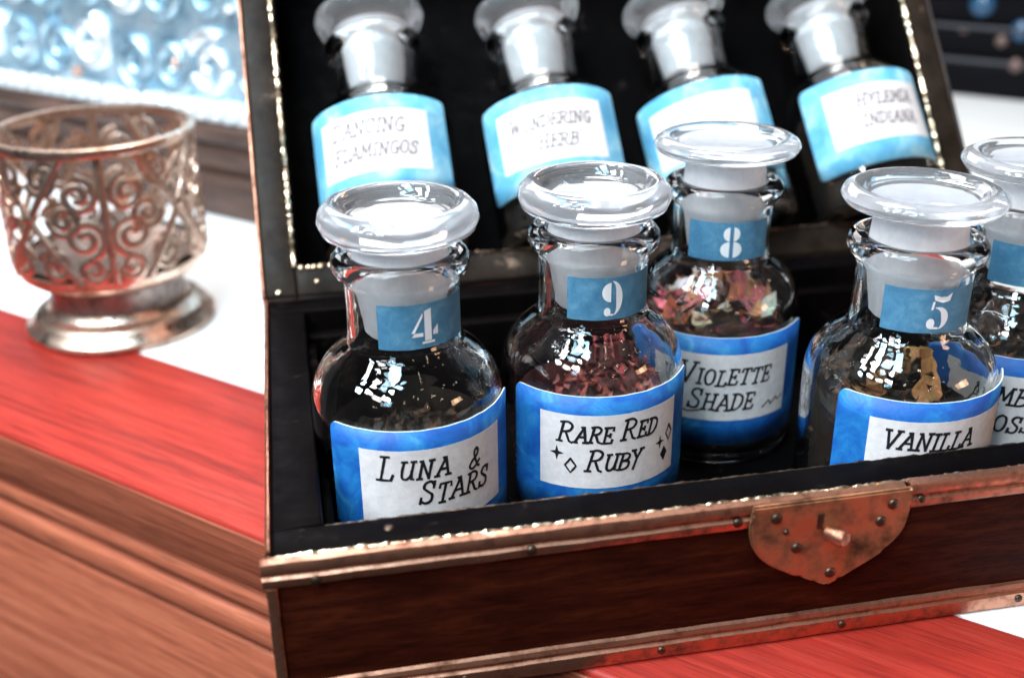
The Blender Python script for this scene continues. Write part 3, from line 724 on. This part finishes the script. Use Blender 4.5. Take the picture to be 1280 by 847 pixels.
# ------------------------------------------------------------------ candle holder with scrollwork
HC = Vector((-62.0, 246.5, TOPZ))
ho = empty('candle_holder', 'coppery silver metal candle holder with pierced scrollwork cup on a round foot', 'candle holder', HC)
lathe('foot', [(0, .2), (36.2, .2), (37.4, 1.0), (37.6, 2.2), (36.6, 3.6), (34.6, 4.6), (34.2, 5.8), (33.0, 7.4), (31.0, 8.3), (29.4, 8.7), (27.8, 10.0), (27.0, 12.0), (0, 12.0)], M['holder'], ho, 96)
lathe('stem', [(0, 12.05), (26.6, 12.05), (26.0, 15), (26.2, 19), (27.4, 22.4), (0, 22.4)], M['holder_in'], ho, 96)
lathe('cup_base', [(0, 22.45), (28.5, 22.45), (33.0, 23.6), (35.6, 25.8), (36.9, 28.6), (36.9, 30.0), (35.9, 30.0), (35.6, 28.8), (34.0, 26.2), (30, 25.0), (0, 25.0)], M['holder'], ho, 96)
lathe('cup_shade_dish', [(0, 25.1), (29, 25.1), (33.0, 27.2), (34.6, 30), (34.9, 32), (34.3, 32), (34.0, 30), (32, 28), (0, 26)], M['holder_in'], ho, 64)  # dark dish added to carry the shade inside the cup
CR = 37.2; ZT = 80.0; ZB_ = 29.4
lathe('cup_rim', [(CR-1.4, ZT-2.4), (CR+.9, ZT-2.4), (CR+1.5, ZT-1), (CR+1.3, ZT+.9), (CR+.2, ZT+1.6), (CR-1.4, ZT+1.2), (CR-1.7, ZT-.6)], M['holder'], ho, 96, True)
def on_cup(u, z): return Vector((CR*math.cos(u/CR), CR*math.sin(u/CR), z))
def wire(pts, flat=(1.15, .6), n=6):
    path = spline([(a, b, 0) for a, b in pts], n) if len(pts) > 2 else [Vector((pts[0][0]+(pts[1][0]-pts[0][0])*i/14, pts[0][1]+(pts[1][1]-pts[0][1])*i/14, 0)) for i in range(15)]
    return tube_data([on_cup(p.x, p.y) for p in path], 1, 8, up=lambda p: Vector((p.x, p.y, 0)).normalized(), flat=flat)
def spiral(cx, cz, r0, turns, start, sgn, tail=None):
    pts = []
    n = int(turns*14)
    for i in range(n+1):
        t = i/n; r = r0*(1-.80*t); a = R(start)+sgn*t*turns*2*math.pi; pts.append((cx+r*math.cos(a), cz+r*math.sin(a)))
    if tail: pts = list(tail)+pts
    return pts
SEC = 2*math.pi*CR/4
pieces = [('upright_bar', wire([(0, ZB_), (0, ZT-1)], (1.7, 1.0)))]
xc = SEC/2
for a, b in [((xc-17, ZB_), (xc+17, ZT-1)), ((xc+17, ZB_), (xc-17, ZT-1))]: pieces.append(('diagonal_bar', wire([a, b], (1.5, 1.0))))
for sg in (-1, 1):
    for cx, cz, r, tn, s0, dr_ in [(9, 64, 7.2, 1.6, 90, 1), (8.6, 47.5, 8.0, 1.7, -90, -1), (7.2, 35.6, 5.6, 1.4, 180, 1), (19.5, 40.0, 4.6, 1.3, 90, -1), (18, 73, 4.4, 1.3, 0, 1)]:
        pieces.append(('scroll', wire(spiral(sg*cx, cz, r, tn, s0 if sg > 0 else 180-s0, dr_*sg), (1.55, .6), 2)))
    for cx, cz, r, tn, s0, dr_ in [(7.0, 70.2, 6.4, 1.6, 200, 1), (7.4, 36.6, 6.6, 1.6, 160, -1), (14.2, 55, 6.6, 1.6, 180, 1)]:
        pieces.append(('scroll', wire(spiral(xc+sg*cx, cz, r, tn, s0 if sg > 0 else 180-s0, dr_*sg), (1.55, .6), 2)))
pieces.append(('stud', (lambda d: ([tuple(Vector(v)) for v in d[0]], d[1]))(wire([(xc-1.8, 54.7), (xc, 54.7), (xc+1.8, 54.7)], (2.0, 1.4)))))
for nm, (vs, fs) in pieces:
    o0 = mesh_obj(nm, vs, fs, M['holder'], ho); o0.rotation_euler = (0, 0, R(-81))
    for k in range(1, 4):
        c = o0.copy(); col.objects.link(c); c.parent = ho; c.rotation_euler = (0, 0, R(-81+90*k))

# ------------------------------------------------------------------ embossed casket behind the holder (dresser frame)
def dres(t, n, z=0): return DO+Vector((math.cos(DANG)*t-math.sin(DANG)*n, math.sin(DANG)*t+math.cos(DANG)*n, z))
ca = empty('embossed_casket', 'silver casket coloured by blue reflected light with embossed scrolls and beaded border on a brown wooden base', 'casket', dres(-120, 201), (0, 0, DANG))
CW = 420
box('base', -CW, 0, 3, 130, 0, 22, M['casket_wood'], ca, 1.5)
box('base_step', -CW+2, -2, 9, 126, 22.05, 38, M['casket_wood'], ca, 1.5)
box('base_moulding', -CW-2, 2, 4, 130, 38.05, 48, M['casket_wood'], ca, 3)
box('body', -CW+4, -4, 12, 124, 48.1, 210, M['casket'], ca, 2)
box('border', -CW+3, -3, 8, 12, 48.2, 60, M['casket_bead'], ca, 1.2)
bd = None
for i in range(int((CW-14)/10.4)):
    if bd is None:
        prof = [(5.2*math.cos(a), 3.4*math.sin(a)) for a in [j*math.pi/2/5 for j in range(6)]]; prof[-1] = (0, 3.4)
        vs, fs = lathe_data([(5.2, -.5)]+prof, 14)
        bd = mesh_obj('bead', [(v[0]*.92, -v[2], v[1]*1.0) for v in vs], fs, M['casket_bead'], ca); o = bd
    else:
        o = bd.copy(); col.objects.link(o); o.parent = ca
    o.location = Vector((-8-i*10.4, 8.2, 54.2))*S
rng = random.Random(5)
for i in range(26):
    cx = -14-(i % 13)*30+rng.uniform(-3, 3); cz = 78+(i//13)*34+rng.uniform(-4, 4); r0 = rng.uniform(12, 17); sg = rng.choice((-1, 1))
    pts = spiral(0, 0, r0, 1.6, rng.uniform(0, 360), sg)
    path = [Vector((cx+p.x, 11.2, cz+p.y)) for p in spline([(a, b, 0) for a, b in pts], 2)]
    vs, fs = tube_data(path, lambda t: 3.8-1.5*t, 8, up=lambda p: Vector((0, 1, 0)))
    mesh_obj('embossed_scroll', vs, fs, M['casket'] if i % 3 else M['casket_bead'], ca)
for i in range(20):
    dome('stud', (-22-(i % 10)*38+rng.uniform(-6, 6), 11.5, 70+(i//10)*44+rng.uniform(-6, 8)), rng.uniform(3, 4.6), 3.2, (0, -1, 0), M['casket_knob'] if i % 2 else M['casket_bead'], ca)

# ------------------------------------------------------------------ dark jewelled box far behind on the right
db = empty('jewelled_box', 'dark ebony box set with blue cabochons standing at the back of the white top', 'box', dres(-140, 690), (0, 0, DANG))
box('plinth', 0, 520, 0, 160, 0, 23, M['dark_box'], db, 2)
box('plinth_bead', -1, 521, -1.5, 160, 23.1, 27, M['dark_line'], db, 1.5)
box('lower_panel', 4, 516, 5, 156, 27.1, 46, M['dark_box'], db, 2)
box('panel_bead', 2, 518, 2, 158, 46.1, 50, M['dark_line'], db, 1.5)
box('upper_panel', 4, 516, 7, 156, 50.1, 190, M['dark_box'], db, 2)
for t, z, r in [(186, 64, 9), (215, 47.5, 8), (156, 78, 9), (246, 70, 9), (285, 60, 9), (130, 60, 8)]:
    dome('cabochon', (t, 7, z), r, r*.6, (0, -1, 0), M['gem'], db, 18)
for t, z, r in [(203, 40, 4.5), (216, 25, 5), (176, 46, 3)]:
    dome('stud', (t, 5 if z > 28 else -1, z), r, r*.6, (0, -1, 0), M['pearl'], db, 16)
